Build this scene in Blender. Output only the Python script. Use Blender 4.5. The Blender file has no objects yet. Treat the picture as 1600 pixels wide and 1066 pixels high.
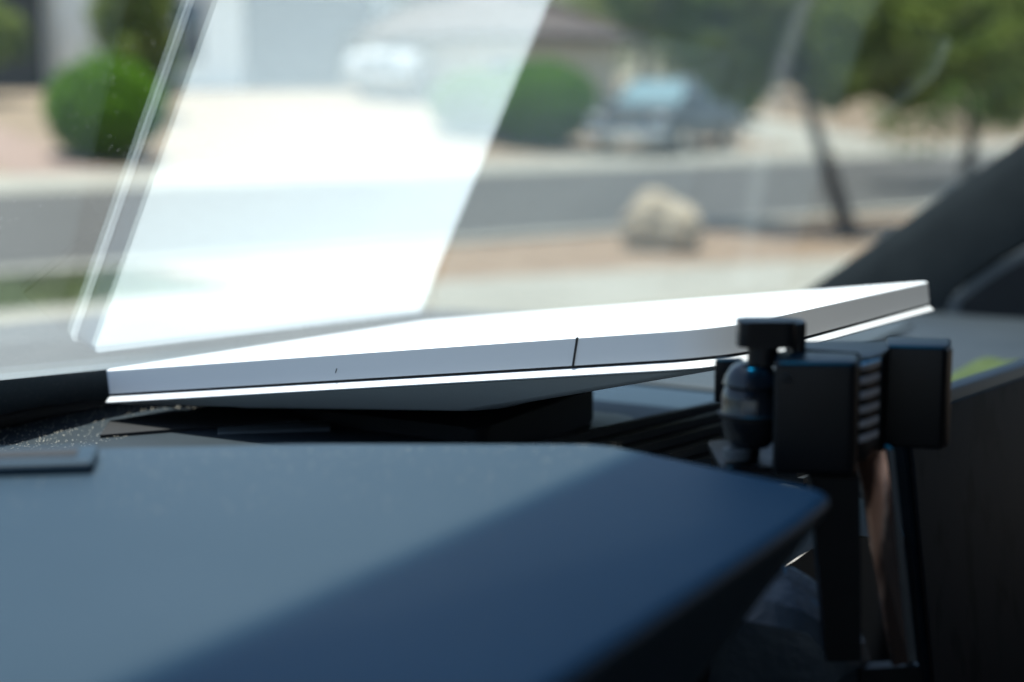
import bpy, bmesh, math, random
from mathutils import Vector, Matrix, Euler
import numpy as np
random.seed(7); RNG = np.random.default_rng(7)
S = bpy.context.scene
COL = S.collection
EYE = 1.5                                   # camera height above the street; car axes: X right, Y forward, Z up
YAW, PITCH, FPX = math.radians(61.06), math.radians(8.73), 2625.0

# ------------------------------------------------------------------ camera
cam = bpy.data.cameras.new('camera'); camo = bpy.data.objects.new('camera', cam); COL.objects.link(camo)
S.camera = camo
camo.location = (0, 0, EYE)
camo.rotation_euler = Euler((math.radians(90) - PITCH, 0, -YAW), 'XYZ')
cam.sensor_width = 36.0
cam.lens = FPX / 1600 * 36.0
cam.clip_start = 0.02; cam.clip_end = 2000
cam.dof.use_dof = True
cam.dof.focus_distance = 0.655
cam.dof.aperture_fstop = cam.lens / 9.6
cam.dof.aperture_blades = 0

# ------------------------------------------------------------------ world, sun, exposure
SUN = Vector((0.005, 0.055, 1.0)).normalized()        # direction towards the sun
W = bpy.data.worlds.new('World'); S.world = W; W.use_nodes = True
nt = W.node_tree
sky = nt.nodes.new('ShaderNodeTexSky'); sky.sky_type = 'NISHITA'; sky.sun_disc = False
sky.sun_elevation = math.asin(SUN.z); sky.sun_rotation = math.atan2(SUN.x, SUN.y)
nt.links.new(sky.outputs[0], nt.nodes['Background'].inputs[0])
nt.nodes['Background'].inputs[1].default_value = 0.13
sl = bpy.data.lights.new('sun', 'SUN'); so = bpy.data.objects.new('sun', sl); COL.objects.link(so)
sl.energy = 4.6; sl.angle = math.radians(0.9); sl.color = (1.0, 0.98, 0.95)
so.rotation_euler = SUN.to_track_quat('Z', 'Y').to_euler(); so.location = (0, 0, 30)
S.view_settings.view_transform = 'Standard'; S.view_settings.look = 'None'
S.view_settings.exposure = 1.05; S.view_settings.gamma = 1.0; S.view_settings.use_curve_mapping = False
S.render.engine = 'CYCLES'
S.cycles.use_denoising = True
S.cycles.max_bounces = 10; S.cycles.transparent_max_bounces = 24; S.cycles.glossy_bounces = 6
S.cycles.sample_clamp_indirect = 6.0
S.cycles.caustics_reflective = False; S.cycles.caustics_refractive = False

# ------------------------------------------------------------------ helpers
_F = Vector((math.sin(YAW) * math.cos(PITCH), math.cos(YAW) * math.cos(PITCH), -math.sin(PITCH)))
_R = Vector((math.cos(YAW), -math.sin(YAW), 0))
_U = _R.cross(_F)
def at(px, py, d):
    """point of the place seen at photograph pixel px, py, d metres away along the view axis"""
    return Vector((0, 0, EYE)) + d * ((px - 800) / FPX * _R + (533 - py) / FPX * _U + _F)
SU, SN = Vector((0.919, -0.395, 0)).normalized(), Vector((0.395, 0.919, 0)).normalized()   # street axes
def st(s, t, z=0.0): return SU * s + SN * t + Vector((0, 0, z))
def s_at(px, t):
    """distance along the street of the spot in direction px at t metres across it"""
    d = (px - 800) / FPX * _R + Vector((_F.x, _F.y, 0)); d = d * (t / d.dot(SN)); return d.dot(SU)
def dist_at(px, t): return st(s_at(px, t), t).length

def mat(name, col, rough=0.6, metal=0.0, spec=0.5, noise=None, bump=None, coat=0.0, ramp=None, sheen=0.0, scale3=None):
    m = bpy.data.materials.new(name); m.use_nodes = True
    N, Lk = m.node_tree.nodes, m.node_tree.links
    b = N['Principled BSDF']
    b.inputs['Base Color'].default_value = (*col, 1); b.inputs['Roughness'].default_value = rough
    b.inputs['Metallic'].default_value = metal; b.inputs['Specular IOR Level'].default_value = spec
    b.inputs['Coat Weight'].default_value = coat; b.inputs['Coat Roughness'].default_value = 0.05
    if sheen: b.inputs['Sheen Weight'].default_value = sheen
    tc = N.new('ShaderNodeTexCoord'); mp = N.new('ShaderNodeMapping'); Lk.new(tc.outputs['Object'], mp.inputs[0])
    if scale3: mp.inputs['Scale'].default_value = scale3
    if noise:
        sc, col2, lo, hi = noise
        n = N.new('ShaderNodeTexNoise'); n.inputs['Scale'].default_value = sc; n.inputs['Detail'].default_value = 6
        Lk.new(mp.outputs[0], n.inputs[0])
        r = N.new('ShaderNodeMapRange'); r.inputs[1].default_value = lo; r.inputs[2].default_value = hi
        Lk.new(n.outputs[0], r.inputs[0])
        x = N.new('ShaderNodeMix'); x.data_type = 'RGBA'
        Lk.new(r.outputs[0], x.inputs[0]); x.inputs[6].default_value = (*col, 1); x.inputs[7].default_value = (*col2, 1)
        Lk.new(x.outputs[2], b.inputs['Base Color'])
    if bump:
        sc, strength, dst = bump
        n = N.new('ShaderNodeTexNoise'); n.inputs['Scale'].default_value = sc; n.inputs['Detail'].default_value = 4
        Lk.new(mp.outputs[0], n.inputs[0])
        bp = N.new('ShaderNodeBump'); bp.inputs['Strength'].default_value = strength; bp.inputs['Distance'].default_value = dst
        Lk.new(n.outputs[0], bp.inputs['Height']); Lk.new(bp.outputs[0], b.inputs['Normal'])
    return m

def props(o, label=None, cat=None, group=None, kind=None):
    if label: o['label'] = label
    if cat: o['category'] = cat
    if group: o['group'] = group
    if kind: o['kind'] = kind
    return o
def empty(name, loc, label, cat, group=None, rot=(0, 0, 0)):
    o = bpy.data.objects.new(name, None); COL.objects.link(o); o.location = loc; o.rotation_euler = rot
    o.empty_display_size = 0.05
    return props(o, label, cat, group)
def link(name, me, m, parent=None, loc=(0, 0, 0), rot=(0, 0, 0), label=None):
    o = bpy.data.objects.new(name, me); COL.objects.link(o); o.location = loc; o.rotation_euler = rot
    if m is not None and not len(me.materials): me.materials.append(m)
    if parent is not None: o.parent = parent
    if label: o['label'] = label
    return o
def finish(bm, smooth=True, ang=35):
    bmesh.ops.recalc_face_normals(bm, faces=bm.faces)
    me = bpy.data.meshes.new('mesh'); bm.to_mesh(me); bm.free()
    if smooth:
        for p in me.polygons: p.use_smooth = True
        me.set_sharp_from_angle(angle=math.radians(ang))
    return me
def box(x0, x1, y0, y1, z0, z1, bev=0.0, seg=2, smooth=True):
    bm = bmesh.new()
    vs = [bm.verts.new((x, y, z)) for x in (x0, x1) for y in (y0, y1) for z in (z0, z1)]
    for q in ((0, 1, 3, 2), (4, 6, 7, 5), (0, 4, 5, 1), (2, 3, 7, 6), (0, 2, 6, 4), (1, 5, 7, 3)): bm.faces.new([vs[i] for i in q])
    if bev: bmesh.ops.bevel(bm, geom=bm.edges[:], offset=bev, segments=seg, profile=0.6, affect='EDGES')
    return finish(bm, smooth)
def prism(pts, z0, z1, bev=0.0, seg=3, top=None):
    """pts: outline (x, y); top: optional other outline for the upper ring"""
    bm = bmesh.new(); top = top or pts
    a = [bm.verts.new((x, y, z0)) for x, y in pts]; b = [bm.verts.new((x, y, z1)) for x, y in top]
    n = len(pts); bm.faces.new(a); bm.faces.new(b)
    for i in range(n): bm.faces.new((a[i], a[(i + 1) % n], b[(i + 1) % n], b[i]))
    if bev: bmesh.ops.bevel(bm, geom=bm.edges[:], offset=bev, segments=seg, profile=0.6, affect='EDGES')
    return finish(bm)
def rings(rs, closed=True, cap=True, ang=35):
    """rs: list of rings of 3-D points of equal length, joined in order"""
    bm = bmesh.new(); R = [[bm.verts.new(p) for p in r] for r in rs]; n = len(rs[0])
    for a, b in zip(R[:-1], R[1:]):
        for i in range(n if closed else n - 1): bm.faces.new((a[i], a[(i + 1) % n], b[(i + 1) % n], b[i]))
    if cap: bm.faces.new(R[0]); bm.faces.new(R[-1])
    return finish(bm, True, ang)
def lathe(prof, n=32, ang=40):
    return rings([[(r * math.cos(2 * math.pi * i / n), r * math.sin(2 * math.pi * i / n), z) for i in range(n)] for r, z in prof], ang=ang)
def rrect(x0, x1, y0, y1, r, n=10, ins=0.0):
    pts = []; R4 = [max(0.001, q - ins) for q in (r if isinstance(r, tuple) else (r,) * 4)]
    for (sx, sy, a0), r in zip(((1, 1, 0), (-1, 1, 90), (-1, -1, 180), (1, -1, 270)), R4):
        cx, cy = (x1 - r if sx > 0 else x0 + r), (y1 - r if sy > 0 else y0 + r)
        for i in range(n + 1):
            a = math.radians(a0 + 90 * i / n); pts.append((cx + r * math.cos(a), cy + r * math.sin(a)))
    return pts
def ring_at(pts, z): return [(x, y, z) for x, y in pts]
def grid(nx, ny, fn):
    bm = bmesh.new(); V = [[bm.verts.new(fn(i / nx, j / ny)) for j in range(ny + 1)] for i in range(nx + 1)]
    for i in range(nx):
        for j in range(ny): bm.faces.new((V[i][j], V[i + 1][j], V[i + 1][j + 1], V[i][j + 1]))
    return finish(bm, True, 60)
def tube(pts, rad, n=10):
    """tapered tube along pts with radii rad"""
    pts = [Vector(p) for p in pts]; rs = []
    for i, p in enumerate(pts):
        d = (pts[min(i + 1, len(pts) - 1)] - pts[max(i - 1, 0)]).normalized()
        s = d.orthogonal().normalized() if i == 0 else (s - d * s.dot(d)).normalized()
        t = d.cross(s)
        rs.append([tuple(p + (s * math.cos(2 * math.pi * k / n) + t * math.sin(2 * math.pi * k / n)) * rad[i]) for k in range(n)])
    return rings(rs, ang=80)
def join(*mes):
    bm = bmesh.new()
    for me in mes: bm.from_mesh(me)
    me = bpy.data.meshes.new('mesh'); bm.to_mesh(me); bm.free()
    for p in me.polygons: p.use_smooth = True
    me.set_sharp_from_angle(angle=math.radians(35))
    return me

# ------------------------------------------------------------------ materials
M = {}
M['asphalt'] = mat('asphalt', (0.064, 0.060, 0.053), 0.9, noise=(0.7, (0.082, 0.077, 0.068), 0.35, 0.65), bump=(60, 0.4, 0.01))
M['concrete'] = mat('concrete', (0.34, 0.325, 0.27), 0.85, noise=(1.2, (0.29, 0.275, 0.225), 0.35, 0.65), bump=(40, 0.3, 0.01))
M['gravel'] = mat('gravel', (0.22, 0.145, 0.090), 0.95, noise=(3.0, (0.30, 0.22, 0.15), 0.3, 0.7), bump=(25, 0.8, 0.03))
M['yard'] = mat('yard', (0.20, 0.145, 0.095), 0.95, noise=(0.6, (0.27, 0.205, 0.14), 0.3, 0.7), bump=(25, 0.8, 0.03))
M['lawn'] = mat('lawn', (0.085, 0.105, 0.030), 0.9, noise=(6, (0.06, 0.08, 0.022), 0.3, 0.7))
M['bush'] = mat('bush', (0.050, 0.125, 0.010), 0.6, noise=(9, (0.08, 0.17, 0.016), 0.35, 0.65))
M['leaf'] = mat('leaf', (0.11, 0.19, 0.022), 0.6, noise=(2, (0.17, 0.23, 0.04), 0.35, 0.65))
M['leaf_dark'] = mat('leaf_dark', (0.065, 0.12, 0.025), 0.6, noise=(2, (0.11, 0.16, 0.035), 0.35, 0.65))
M['leaf_olive'] = mat('leaf_olive', (0.12, 0.14, 0.035), 0.6, noise=(2, (0.16, 0.17, 0.06), 0.35, 0.65))
def leaf_mat(name, a, b, sc):
    m = bpy.data.materials.new(name); m.use_nodes = True
    N, Lk = m.node_tree.nodes, m.node_tree.links; N.clear()
    out = N.new('ShaderNodeOutputMaterial'); tc = N.new('ShaderNodeTexCoord')
    n = N.new('ShaderNodeTexNoise'); n.inputs['Scale'].default_value = sc; n.inputs['Detail'].default_value = 5; Lk.new(tc.outputs['Object'], n.inputs[0])
    r = N.new('ShaderNodeMapRange'); r.inputs[1].default_value = 0.35; r.inputs[2].default_value = 0.65; Lk.new(n.outputs[0], r.inputs[0])
    x = N.new('ShaderNodeMix'); x.data_type = 'RGBA'; Lk.new(r.outputs[0], x.inputs[0]); x.inputs[6].default_value = (*a, 1); x.inputs[7].default_value = (*b, 1)
    d = N.new('ShaderNodeBsdfDiffuse'); t = N.new('ShaderNodeBsdfTranslucent'); Lk.new(x.outputs[2], d.inputs[0]); Lk.new(x.outputs[2], t.inputs[0])
    mx = N.new('ShaderNodeMixShader'); mx.inputs[0].default_value = 0.45; Lk.new(d.outputs[0], mx.inputs[1]); Lk.new(t.outputs[0], mx.inputs[2]); Lk.new(mx.outputs[0], out.inputs[0])
    return m
M['bush'] = leaf_mat('bush_leaf', (0.085, 0.20, 0.012), (0.14, 0.28, 0.02), 9)
M['leaf'] = leaf_mat('green_leaf', (0.15, 0.22, 0.05), (0.25, 0.30, 0.08), 1.5)
M['leaf_dark'] = leaf_mat('dark_leaf', (0.10, 0.19, 0.04), (0.19, 0.27, 0.06), 1.5)
M['leaf_olive'] = leaf_mat('olive_leaf', (0.21, 0.25, 0.07), (0.30, 0.32, 0.12), 1.5)
M['bark'] = mat('bark', (0.055, 0.042, 0.034), 0.9, noise=(12, (0.035, 0.027, 0.022), 0.3, 0.7), bump=(30, 0.8, 0.01))
M['stucco'] = mat('stucco', (0.58, 0.51, 0.39), 0.9, noise=(2, (0.52, 0.46, 0.35), 0.3, 0.7), bump=(50, 0.4, 0.005))
M['white_wall'] = mat('white_wall', (0.80, 0.79, 0.73), 0.85, noise=(2, (0.75, 0.74, 0.68), 0.3, 0.7))
M['roof_tile'] = mat('roof_tile', (0.075, 0.050, 0.038), 0.85, noise=(4, (0.055, 0.037, 0.03), 0.3, 0.7))
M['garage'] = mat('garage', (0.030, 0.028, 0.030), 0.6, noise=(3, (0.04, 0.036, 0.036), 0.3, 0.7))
M['garage_blue'] = mat('garage_blue', (0.09, 0.115, 0.14), 0.6, noise=(3, (0.11, 0.135, 0.16), 0.3, 0.7))
M['win'] = mat('window_glass', (0.02, 0.03, 0.035), 0.05, spec=0.8)
M['paver'] = mat('paver', (0.24, 0.165, 0.13), 0.9, noise=(2, (0.28, 0.20, 0.16), 0.3, 0.7))
M['rock'] = mat('rock', (0.50, 0.42, 0.30), 0.9, noise=(7, (0.36, 0.29, 0.20), 0.35, 0.65), bump=(14, 0.9, 0.04))
M['car_paint'] = mat('car_paint', (0.035, 0.034, 0.033), 0.4, metal=0.0, coat=0.15, noise=(40, (0.06, 0.065, 0.07), 0.3, 0.7))
M['car_glass'] = mat('car_glass', (0.16, 0.27, 0.29), 0.1, spec=1.0, noise=(3, (0.22, 0.33, 0.35), 0.3, 0.7))
M['chrome'] = mat('chrome', (0.7, 0.7, 0.7), 0.18, metal=1.0)
M['tyre'] = mat('tyre', (0.02, 0.02, 0.02), 0.85)
M['lamp'] = mat('lamp_lens', (0.75, 0.75, 0.72), 0.1, spec=0.8)
# car interior
M['dash'] = mat('dash', (0.020, 0.038, 0.057), 0.55, spec=0.16, noise=(7, (0.027, 0.046, 0.067), 0.3, 0.7), bump=(1400, 0.12, 0.0004))
M['deck'] = mat('deck', (0.018, 0.026, 0.033), 0.6, spec=0.25, noise=(14, (0.026, 0.035, 0.043), 0.35, 0.7), bump=(1200, 0.2, 0.0005))
M['panel'] = mat('panel', (0.024, 0.034, 0.040), 0.55, noise=(14, (0.029, 0.040, 0.046), 0.3, 0.7), bump=(1200, 0.2, 0.0005))
M['blackp'] = mat('black_plastic', (0.005, 0.006, 0.008), 0.40, spec=0.22, noise=(30, (0.009, 0.010, 0.012), 0.35, 0.7), bump=(900, 0.15, 0.0003))
M['gloss'] = mat('gloss_black', (0.006, 0.007, 0.010), 0.24, spec=0.5, noise=(25, (0.011, 0.012, 0.015), 0.35, 0.7))
M['matte'] = mat('matte_black', (0.008, 0.008, 0.009), 0.7, noise=(20, (0.012, 0.012, 0.013), 0.3, 0.7))
M['pillar'] = mat('pillar_trim', (0.011, 0.016, 0.019), 0.75, spec=0.2, noise=(30, (0.016, 0.022, 0.025), 0.3, 0.7), bump=(700, 0.3, 0.0006))
M['rim'] = mat('grey_rim', (0.09, 0.10, 0.105), 0.4, noise=(20, (0.12, 0.13, 0.135), 0.3, 0.7))
M['liner'] = mat('headliner', (0.10, 0.10, 0.105), 0.9, noise=(60, (0.12, 0.12, 0.125), 0.3, 0.7))
M['bonnet'] = mat('brushed_bonnet', (0.20, 0.195, 0.18), 0.45, metal=0.35, noise=(5, (0.28, 0.27, 0.245), 0.35, 0.65), scale3=(1, 6, 1))
M['dish'] = mat('dish_white', (0.74, 0.755, 0.775), 0.40, spec=0.45, noise=(6, (0.71, 0.725, 0.745), 0.3, 0.7), bump=(1500, 0.05, 0.0001))
M['dish_lip'] = mat('dish_lip', (0.72, 0.73, 0.75), 0.35, noise=(30, (0.69, 0.70, 0.72), 0.3, 0.7))
M['dish_back'] = mat('dish_back', (0.84, 0.85, 0.86), 0.5, noise=(9, (0.80, 0.81, 0.82), 0.3, 0.7), bump=(1100, 0.3, 0.0003))
M['seam'] = mat('seam', (0.02, 0.02, 0.022), 0.8)
M['bronze'] = mat('bronze', (0.80, 0.40, 0.25), 0.25, metal=0.5, noise=(90, (0.10, 0.05, 0.035), 0.46, 0.58), bump=(40, 0.4, 0.002), scale3=(1, 1, 0.22))  # bright and dark streaks painted in for reflections on the polished edge
M['screen'] = mat('screen_glass', (0.020, 0.0145, 0.014), 0.5, spec=0.05, noise=(70, (0.010, 0.0075, 0.0075), 0.52, 0.62), scale3=(1, 1, 0.4))  # brown base colour imitates the reflected cabin; the mottling is smudges
M['leather'] = mat('leather', (0.040, 0.052, 0.066), 0.42, noise=(60, (0.07, 0.085, 0.10), 0.4, 0.7), bump=(300, 0.5, 0.001))
M['frit'] = mat('black_band', (0.11, 0.135, 0.155), 0.6, noise=(700, (0.30, 0.31, 0.31), 0.60, 0.72))
M['cloth'] = mat('green_cloth', (0.028, 0.050, 0.008), 0.9, noise=(40, (0.04, 0.065, 0.012), 0.3, 0.7))
M['rib'] = mat('rib_rubber', (0.42, 0.44, 0.50), 0.45, noise=(60, (0.5, 0.52, 0.57), 0.3, 0.7))
M['dust'] = mat('dust', (0.55, 0.50, 0.42), 0.9, noise=(900, (0.65, 0.6, 0.5), 0.3, 0.7))

def glass_mat():
    """one surface of a pane: mirror part after Schlick, the rest passes straight through, with dust and smears"""
    m = bpy.data.materials.new('windshield_glass'); m.use_nodes = True
    N, Lk = m.node_tree.nodes, m.node_tree.links; N.clear()
    out = N.new('ShaderNodeOutputMaterial')
    geo = N.new('ShaderNodeNewGeometry')
    dot = N.new('ShaderNodeVectorMath'); dot.operation = 'DOT_PRODUCT'
    Lk.new(geo.outputs['Normal'], dot.inputs[0]); Lk.new(geo.outputs['Incoming'], dot.inputs[1])
    def math_(op, a, b=None):
        n = N.new('ShaderNodeMath'); n.operation = op
        for i, v in enumerate((a, b)):
            if v is None: continue
            if isinstance(v, (int, float)): n.inputs[i].default_value = v
            else: Lk.new(v, n.inputs[i])
        return n.outputs[0]
    c = math_('ABSOLUTE', dot.outputs['Value']); k = math_('SUBTRACT', 1.0, c)
    f = math_('ADD', 0.055, math_('MULTIPLY', math_('POWER', k, 4.7), 0.945))
    f = math_('MINIMUM', f, 0.25)
    gl = N.new('ShaderNodeBsdfGlossy'); gl.inputs['Roughness'].default_value = 0.0; gl.inputs['Color'].default_value = (0.90, 0.975, 1.0, 1)
    tr = N.new('ShaderNodeBsdfTransparent'); tr.inputs['Color'].default_value = (0.945, 0.975, 0.955, 1)
    tc0 = N.new('ShaderNodeTexCoord'); sy = N.new('ShaderNodeSeparateXYZ'); Lk.new(tc0.outputs['Object'], sy.inputs[0])
    bd = N.new('ShaderNodeMapRange'); bd.interpolation_type = 'SMOOTHSTEP'; bd.inputs[1].default_value = 0.209; bd.inputs[2].default_value = 0.224; Lk.new(sy.outputs[1], bd.inputs[0])
    tint = N.new('ShaderNodeMix'); tint.data_type = 'RGBA'; Lk.new(bd.outputs[0], tint.inputs[0])
    tint.inputs[6].default_value = (0.04, 0.31, 0.46, 1); tint.inputs[7].default_value = (0.945, 0.975, 0.955, 1); Lk.new(tint.outputs[2], tr.inputs['Color'])   # guessed blue shade band, unseen, put in to tint the sun
    mx = N.new('ShaderNodeMixShader'); Lk.new(f, mx.inputs[0]); Lk.new(tr.outputs[0], mx.inputs[1]); Lk.new(gl.outputs[0], mx.inputs[2])
    # dust specks and hairline marks
    tc = N.new('ShaderNodeTexCoord')
    vo = N.new('ShaderNodeTexVoronoi'); vo.inputs['Scale'].default_value = 300; Lk.new(tc.outputs['Object'], vo.inputs['Vector'])
    sp = N.new('ShaderNodeMapRange'); sp.inputs[1].default_value = 0.10; sp.inputs[2].default_value = 0.03; Lk.new(vo.outputs['Distance'], sp.inputs[0])
    nz = N.new('ShaderNodeTexNoise'); nz.inputs['Scale'].default_value = 9; nz.inputs['Detail'].default_value = 3; Lk.new(tc.outputs['Object'], nz.inputs['Vector'])
    nm = N.new('ShaderNodeMapRange'); nm.inputs[1].default_value = 0.46; nm.inputs[2].default_value = 0.66; Lk.new(nz.outputs[0], nm.inputs[0])
    film = N.new('ShaderNodeMapRange'); film.inputs[1].default_value = 0.3; film.inputs[2].default_value = 0.8; film.inputs[3].default_value = 0.001; film.inputs[4].default_value = 0.005
    Lk.new(nz.outputs[0], film.inputs[0])
    dfac = math_('ADD', math_('MULTIPLY', math_('MULTIPLY', sp.outputs[0], nm.outputs[0]), 0.55), film.outputs[0])
    df = N.new('ShaderNodeBsdfDiffuse'); df.inputs['Color'].default_value = (0.75, 0.76, 0.74, 1)
    tl = N.new('ShaderNodeBsdfTranslucent'); tl.inputs['Color'].default_value = (0.75, 0.76, 0.74, 1)
    dm = N.new('ShaderNodeMixShader'); Lk.new(df.outputs[0], dm.inputs[1]); Lk.new(tl.outputs[0], dm.inputs[2])
    m2 = N.new('ShaderNodeMixShader'); Lk.new(dfac, m2.inputs[0]); Lk.new(mx.outputs[0], m2.inputs[1]); Lk.new(dm.outputs[0], m2.inputs[2])
    Lk.new(m2.outputs[0], out.inputs[0])
    return m
M['glass'] = glass_mat()
def painted_glint_mat():  # soft-edged pale colour imitating a mirrored trim edge
    m = bpy.data.materials.new('painted_reflection'); m.use_nodes = True
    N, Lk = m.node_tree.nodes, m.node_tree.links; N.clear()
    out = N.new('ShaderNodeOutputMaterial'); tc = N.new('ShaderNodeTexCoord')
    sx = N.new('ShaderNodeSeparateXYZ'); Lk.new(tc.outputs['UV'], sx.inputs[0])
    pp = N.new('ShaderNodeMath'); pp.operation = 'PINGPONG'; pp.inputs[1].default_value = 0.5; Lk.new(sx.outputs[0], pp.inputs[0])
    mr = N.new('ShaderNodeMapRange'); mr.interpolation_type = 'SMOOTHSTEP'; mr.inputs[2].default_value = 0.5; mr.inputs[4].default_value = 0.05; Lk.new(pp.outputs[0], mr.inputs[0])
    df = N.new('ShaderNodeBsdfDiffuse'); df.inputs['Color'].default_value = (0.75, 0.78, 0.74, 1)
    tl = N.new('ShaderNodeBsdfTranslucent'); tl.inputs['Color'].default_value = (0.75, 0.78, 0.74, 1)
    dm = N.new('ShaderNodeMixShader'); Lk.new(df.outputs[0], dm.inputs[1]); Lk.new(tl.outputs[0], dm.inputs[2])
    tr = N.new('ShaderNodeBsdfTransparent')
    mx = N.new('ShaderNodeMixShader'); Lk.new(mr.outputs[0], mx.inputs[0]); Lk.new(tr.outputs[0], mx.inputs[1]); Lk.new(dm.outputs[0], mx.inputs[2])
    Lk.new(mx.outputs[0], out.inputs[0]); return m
M['painted_glint'] = painted_glint_mat()

# ================================================================== the street outside
def strip(name, s0, s1, prof, m, n=60):
    """a sheet along the street; prof: list of (t, z)"""
    me = grid(n, len(prof) - 1, lambda a, b: st(s0 + (s1 - s0) * a, *prof[int(round(b * (len(prof) - 1)))]))
    o = link(name, me, m); o['kind'] = 'structure'; return o
def far_z(t):
    return 0.12 + max(0, min(t - 24.6, 11)) * 0.115
gm = grid(2, 2, lambda a, b: (-300 + 600 * a, -300 + 600 * b, -0.03)); o = link('ground', gm, M['yard']); o['kind'] = 'structure'
strip('street', -120, 160, [(12.45, 0), (22.7, 0)], M['asphalt'])
strip('near_kerb', -120, 160, [(12.0, 0.0), (12.0, 0.12), (12.3, 0.12), (12.45, -0.02)], M['concrete'])
strip('far_kerb', -120, 160, [(22.7, -0.02), (22.85, 0.12), (23.1, 0.12), (23.1, 0.0)], M['concrete'])
strip('near_gravel', -40, 120, [(9.6, 0.02), (10.5, 0.06), (12.0, 0.08)], M['gravel'])
def edge_t(s): return 10.45 - 0.20 * (s - 4.5)
me = grid(30, 2, lambda a, b: st(-3 + 21 * a, 3.0 + (edge_t(-3 + 21 * a) - 3.0) * b, 0.075)); o = link('near_path', me, M['concrete']); o['kind'] = 'structure'
strip('far_path', -120, 160, [(23.1, 0.116), (24.6, 0.118)], M['concrete'])
strip('far_yard', -120, 160, [(24.6, far_z(24.6)), (27, far_z(27)), (30, far_z(30)), (36, far_z(36)), (90, far_z(90) + 0.3)], M['yard'])
s0 = s_at(-140, 30); s1 = s_at(70, 28)
me = grid(4, 6, lambda a, b: st(s0 + (s1 - s0) * a, 24.7 + 10.5 * b, far_z(24.7 + 10.5 * b) + 0.006)); o = link('driveway', me, M['paver']); o['kind'] = 'structure'
sA, sB = s_at(1125, 27), s_at(1290, 27)
me = grid(4, 6, lambda a, b: st(sA + (sB - sA) * a, 24.7 + 10 * b, far_z(24.7 + 10 * b) + 0.006)); o = link('driveway', me, M['concrete']); o['kind'] = 'structure'
# lawn patch on the near verge: blades on one sheet
def lawn():
    sa, sb, ta, tb = -6.0, 5.6, 10.3, 11.95; V, Fc = [], []
    n = 9000
    ss = RNG.uniform(sa, sb, n); tt = RNG.uniform(ta, tb, n); an = RNG.uniform(0, 6.28, n); hh = RNG.uniform(0.05, 0.12, n)
    for s, t, a, h in zip(ss, tt, an, hh):
        p = st(s, t, 0.05); w = Vector((math.cos(a), math.sin(a), 0)) * 0.012; l = Vector((math.cos(a * 3), math.sin(a * 3), 0)) * 0.03
        i = len(V); V += [p - w, p + w, p + l + Vector((0, 0, h))]; Fc.append((i, i + 1, i + 2))
    i = len(V); V += [st(sa, ta, 0.085), st(sb, ta, 0.085), st(sb, tb, 0.085), st(sa, tb, 0.085)]; Fc.append((i, i + 1, i + 2, i + 3))
    me = bpy.data.meshes.new('mesh'); me.from_pydata([tuple(v) for v in V], [], Fc)
    o = link('lawn', me, M['lawn']); props(o, 'strip of short green lawn beside the near kerb at left', 'grass', kind='stuff')
lawn()

def leaves(center, radii, n, size, shell=0.0, clumps=14, flat=0.0):
    """leaf faces spread through clumps of an ellipsoid"""
    c = np.array(center); V = np.empty((n * 4, 3)); rad = np.array(radii)
    cc = RNG.normal(size=(clumps, 3)); cc /= np.linalg.norm(cc, axis=1)[:, None]; cc *= RNG.uniform(0.35, 0.8, (clumps, 1))
    cr = RNG.uniform(0.28, 0.5, clumps)
    pick = RNG.integers(0, clumps, n); d = RNG.normal(size=(n, 3)); d /= np.linalg.norm(d, axis=1)[:, None]
    if shell: P = d * (RNG.uniform(shell, 1.0, (n, 1)) + 0.05 * np.sin(d @ np.array([7, 9, 8]))[:, None])
    else: P = cc[pick] + d * (cr[pick] * RNG.uniform(0.3, 1, n) ** 0.5)[:, None]
    P = P * rad + c
    a = RNG.normal(size=(n, 3)); a /= np.linalg.norm(a, axis=1)[:, None]
    b = np.cross(a, RNG.normal(size=(n, 3))); b /= np.linalg.norm(b, axis=1)[:, None]
    sz = size * RNG.uniform(0.6, 1.3, (n, 1))
    V[0::4] = P - a * sz; V[1::4] = P + b * sz * 0.5; V[2::4] = P + a * sz; V[3::4] = P - b * sz * 0.5
    me = bpy.data.meshes.new('mesh'); me.from_pydata(V.tolist(), [], np.arange(n * 4).reshape(n, 4).tolist())
    return me
def bush(px, t, rx, h, label, m, n=6000):
    z = far_z(t) if t > 20 else 0.05
    p = st(s_at(px, t), t, z)
    e = empty('shrub', p, label, 'shrub', 'clipped green shrubs across the street')
    core = bmesh.new(); bmesh.ops.create_icosphere(core, subdivisions=3, radius=1)
    for v in core.verts: v.co = Vector((v.co.x * rx * 0.86, v.co.y * rx * 0.86, h * 0.52 + v.co.z * h * 0.44))
    link('stem', tube([(0, 0, -0.05), (0.03, 0, h * 0.3), (0, 0.04, h * 0.6)], [0.07, 0.06, 0.03]), M['bark'], e)
    link('crown', join(leaves((0, 0, h * 0.54), (rx, rx, h * 0.54), n, 0.06, shell=0.84), leaves((0, 0, h * 0.58), (rx * 0.95, rx * 0.95, h * 0.52), n // 2, 0.07, clumps=22), finish(core)), m, e)
    return e
bush(178, 26.0, 0.98, 1.50, 'round clipped green shrub beside the white porch column at left', M['bush'])
bush(845, 26.0, 1.10, 1.55, 'round clipped green shrub beside the parked grey car', M['bush'])
bush(745, 27.5, 0.95, 1.2, 'smaller green shrub mostly hidden behind the white reflection', M['bush'], 4000)
bush(1120, 29.0, 1.0, 1.0, 'dark low shrub right of the parked grey car', M['leaf_dark'], 4000)

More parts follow.
